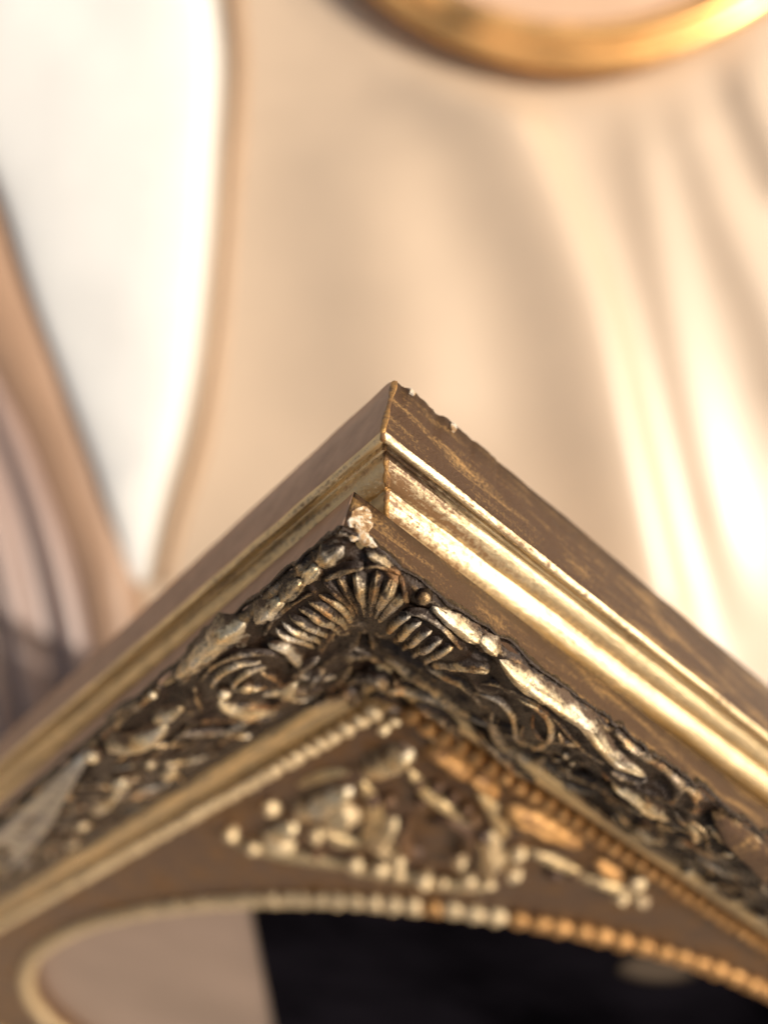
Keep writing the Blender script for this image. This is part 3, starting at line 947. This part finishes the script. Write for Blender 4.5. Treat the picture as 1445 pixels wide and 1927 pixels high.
RIDGES = [  # traced crest, height, spread on the left, spread on the right (units), travelling down the picture
    ([(770, -220), (850, -20), (925, 160), (1005, 320), (1075, 480), (1130, 640), (1165, 800), (1200, 950), (1240, 1120), (1300, 1300), (1360, 1460)], 2.6, 7.0, 3.4),
    ([(1165, 40), (1220, 250), (1262, 500), (1300, 700), (1360, 950), (1435, 1200)], 0.6, 2.6, 3.0),
    ([(1255, 50), (1330, 250), (1410, 450), (1490, 640), (1550, 900)], 0.8, 2.8, 3.4),
    ([(690, 150), (710, 400), (750, 640), (770, 900)], 1.2, 8.0, 8.0),
    ([(1380, 20), (1450, 200), (1540, 400)], 1.2, 2.4, 3.0),
]

def cloth_h(X, Y):
    H = np.zeros(X.shape)
    for pts, h, wl, wr in RIDGES:
        P = catmull(np.array([world_xy(x, y, 2.0) for x, y in pts]), 24)
        d, s, f = poly_dist(X, Y, P)
        # travelling downwards: the photo's right side is on the left hand
        w = np.where(s > 0, wl, wr)
        e = np.clip(np.minimum(f, 1 - f) * 5, 0.0, 1)
        H = np.maximum(H, 0) + h * e * np.exp(-(d / w) ** 2)
    return H

def cloth():
    us = np.arange(-95, 95.1, 0.6); vs = np.arange(-120, 105.1, 0.6)
    X, Y = np.meshgrid(us, vs, indexing='ij')
    H = cloth_h(X, Y)
    H += 0.35 * np.sin(X * 0.11 + 0.6 * np.sin(Y * 0.05)) + 0.25 * np.sin(Y * 0.09 + X * 0.03)
    # pressed flat under the round frame
    rcx, rcy = world_xy(1086, -455, 2.2)
    rd = np.hypot(X - rcx, Y - rcy)
    H = H * np.clip((rd - 32.0) / 5.0, 0.12, 1.0)
    # heaped up under the leaning frames, out of sight behind them
    n = RA[:, 2]
    zpl = (n @ CA - n[0] * X - n[1] * Y) / n[2]                # front plane of the lower frame above (x, y)
    loc = np.stack([X - CA[0], Y - CA[1], zpl - CA[2]], -1)
    u = loc @ RA[:, 0]; v = loc @ RA[:, 1]
    m = np.minimum(np.minimum(u - 4, v - 4), np.minimum(UA - 6 - u, VA - 6 - v))
    top = zpl - (HA + 0.8) / n[2]
    ramp_ = np.clip(m / 16, 0, 1); ramp_ = ramp_ * ramp_ * (3 - 2 * ramp_)
    heap = np.maximum(0, top) * ramp_
    inside = m > 0
    H = np.where(inside, np.minimum(np.maximum(H, heap), np.maximum(top, -0.5)), H)
    nu, nv = X.shape
    verts = np.stack([X, Y, H], -1).reshape(-1, 3)
    i = np.arange(nu - 1)[:, None] * nv + np.arange(nv - 1)[None, :]
    faces = np.stack([i, i + nv, i + nv + 1, i + 1], -1).reshape(-1, 4).tolist()
    o = mesh_obj('satin_cloth', verts, faces, M_cloth)
    o['label'] = 'cream satin cloth spread in soft folds under the frames'
    o['category'] = 'cloth'
cloth()

# white linen: a tongue-shaped fold lying on the satin, left of the frames
def tongue(name, Lp, Rp, mat, label, z0, height, n=48, m=26, power=0.6, ripple=0.25):
    A = catmull(np.array([world_xy(x, y, z0) for x, y in Lp]), n)
    B = catmull(np.array([world_xy(x, y, z0) for x, y in Rp]), n)
    verts, faces = [], []
    for j in range(n):
        wd = np.linalg.norm(B[j] - A[j])
        for i in range(m):
            s = i / (m - 1)
            p = A[j] * (1 - s) + B[j] * s
            bul = (4 * s * (1 - s)) ** power
            z = z0 - 1.0 + (height + 1.0) * bul * min(1, wd / 8) + ripple * nz(p[0] * 0.12, p[1] * 0.12, 4) * bul
            verts.append((p[0], p[1], z))
    for j in range(n - 1):
        for i in range(m - 1):
            faces.append((j * m + i, j * m + i + 1, (j + 1) * m + i + 1, (j + 1) * m + i))
    o = mesh_obj(name, verts, faces, mat)
    o['label'] = label; o['category'] = 'cloth'
    md = o.modifiers.new('thickness', 'SOLIDIFY'); md.thickness = 0.12 * K; md.offset = 0
    return o
tongue('linen_cloth', [(-420, -300), (-180, 60), (-20, 330), (62, 560), (132, 740), (190, 890), (226, 1010), (240, 1100)],
       [(380, -300), (402, -40), (414, 110), (402, 320), (386, 520), (366, 700), (338, 840), (300, 970), (268, 1100)],
       M_linen, 'white linen fold lying in bright sun left of the frames', 1.0, 3.0, power=0.16, ripple=0.35)

tongue('folded_hem', [(418, -300), (424, -40), (434, 110), (422, 320), (406, 520), (386, 700), (358, 840), (320, 970), (288, 1100)],
       [(446, -300), (452, -40), (462, 110), (450, 320), (434, 520), (414, 700), (388, 840), (346, 970), (312, 1100)],
       M_hem, 'narrow tan rolled hem running down the right edge of the white linen', 0.8, 1.6, power=0.5, ripple=0.1, m=10)
tongue('shaded_cloth', [(-420, 60), (-200, 420), (-60, 640), (30, 800), (95, 960), (150, 1130), (180, 1300), (190, 1500)],
       [(-60, 60), (30, 420), (100, 600), (160, 760), (215, 910), (246, 1030), (268, 1150), (290, 1400)],
       M_shade_tan, 'satin fold left of the white linen, its shade put into the tan colour', 0.4, 2.6, power=0.4)

# satin pleats below the linen, the frames' shade put into their dark lilac-grey
def pleats():
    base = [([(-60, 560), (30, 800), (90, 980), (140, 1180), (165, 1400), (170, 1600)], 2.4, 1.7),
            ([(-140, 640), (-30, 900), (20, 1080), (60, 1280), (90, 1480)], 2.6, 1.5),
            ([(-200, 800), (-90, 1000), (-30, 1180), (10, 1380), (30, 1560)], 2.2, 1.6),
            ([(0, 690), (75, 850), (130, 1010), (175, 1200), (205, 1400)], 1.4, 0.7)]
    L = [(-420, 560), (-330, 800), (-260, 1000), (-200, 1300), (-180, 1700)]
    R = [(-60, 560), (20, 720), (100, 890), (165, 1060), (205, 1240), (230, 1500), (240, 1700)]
    n, m = 70, 80
    A = catmull(np.array([world_xy(x, y, 2) for x, y in L]), n)
    B = catmull(np.array([world_xy(x, y, 2) for x, y in R]), n)
    s = np.linspace(0, 1, m)[None, :, None]
    P = A[:, None, :] * (1 - s) + B[:, None, :] * s
    X, Y = P[..., 0], P[..., 1]
    H = np.zeros(X.shape)
    for pts, h, w in base:
        d, sd, f = poly_dist(X, Y, catmull(np.array([world_xy(x, y, 2) for x, y in pts]), 20))
        H = np.maximum(H, h * np.exp(-(d / w) ** 2))
    H = 0.9 + H
    e = np.clip((1 - s[..., 0]) * 12, 0, 1)
    H = H * e + 0.1
    verts = np.stack([X, Y, H], -1).reshape(-1, 3)
    faces = [(j * m + i, j * m + i + 1, (j + 1) * m + i + 1, (j + 1) * m + i) for j in range(n - 1) for i in range(m - 1)]
    o = mesh_obj('pleated_cloth', verts, faces, M_shade_lilac)
    o['label'] = 'pleated satin at the left edge, its shade put into the lilac grey'
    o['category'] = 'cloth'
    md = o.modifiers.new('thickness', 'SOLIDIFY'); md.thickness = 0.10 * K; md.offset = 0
pleats()

# ------------------------------------------------------------------ round brass frame at the top
def lathe(name, prof, mat, parent, n=128):
    verts, faces = [], []
    m = len(prof)
    for i in range(n):
        th = 2 * math.pi * i / n
        for r, z in prof:
            verts.append((r * math.cos(th), r * math.sin(th), z))
    for i in range(n):
        i2 = (i + 1) % n
        for j in range(m - 1):
            faces.append((i * m + j, i2 * m + j, i2 * m + j + 1, i * m + j + 1))
    return mesh_obj(name, verts, faces, mat, parent)
rc = world_xy(1086, -455, 2.2)
Mr = Matrix.Translation((rc[0] * K, rc[1] * K, 2.7 * K))
ring = thing('round_brass_frame', 'round brass rimmed frame lying on the satin at the top edge', 'round frame', Mr)
lathe('rim', [(27.0, -2.4), (27.4, -1.4), (31.4, -0.5), (31.8, -0.3), (31.95, 0.0), (31.8, 0.35), (31.4, 0.7), (31.0, 0.92), (30.7, 0.95), (30.5, 0.75), (30.35, 0.55), (30.22, 0.75),
               (30.05, 1.1), (29.75, 1.38), (29.4, 1.45), (29.0, 1.3), (28.75, 0.95), (28.6, 0.6), (28.35, 0.5), (28.1, 0.62), (27.8, 0.6), (27.5, 0.35), (27.2, 0.05), (26.5, -0.2)], M_ring, ring)
lathe('inlay', [(27.0, 0.0), (14, 0.0), (7, 0.0), (0.02, 0.0)], M_peach, ring)

# ------------------------------------------------------------------ unseen ground below the cloth, toned pale to bounce warm light
gv = [(-3000, -3000, -52), (3000, -3000, -52), (3000, 3000, -52), (-3000, 3000, -52)]
gr = mesh_obj('ground', gv, [(0, 1, 2, 3)], M_ground, smooth=False)
gr['kind'] = 'structure'
gr.matrix_world = Matrix.Identity(4)
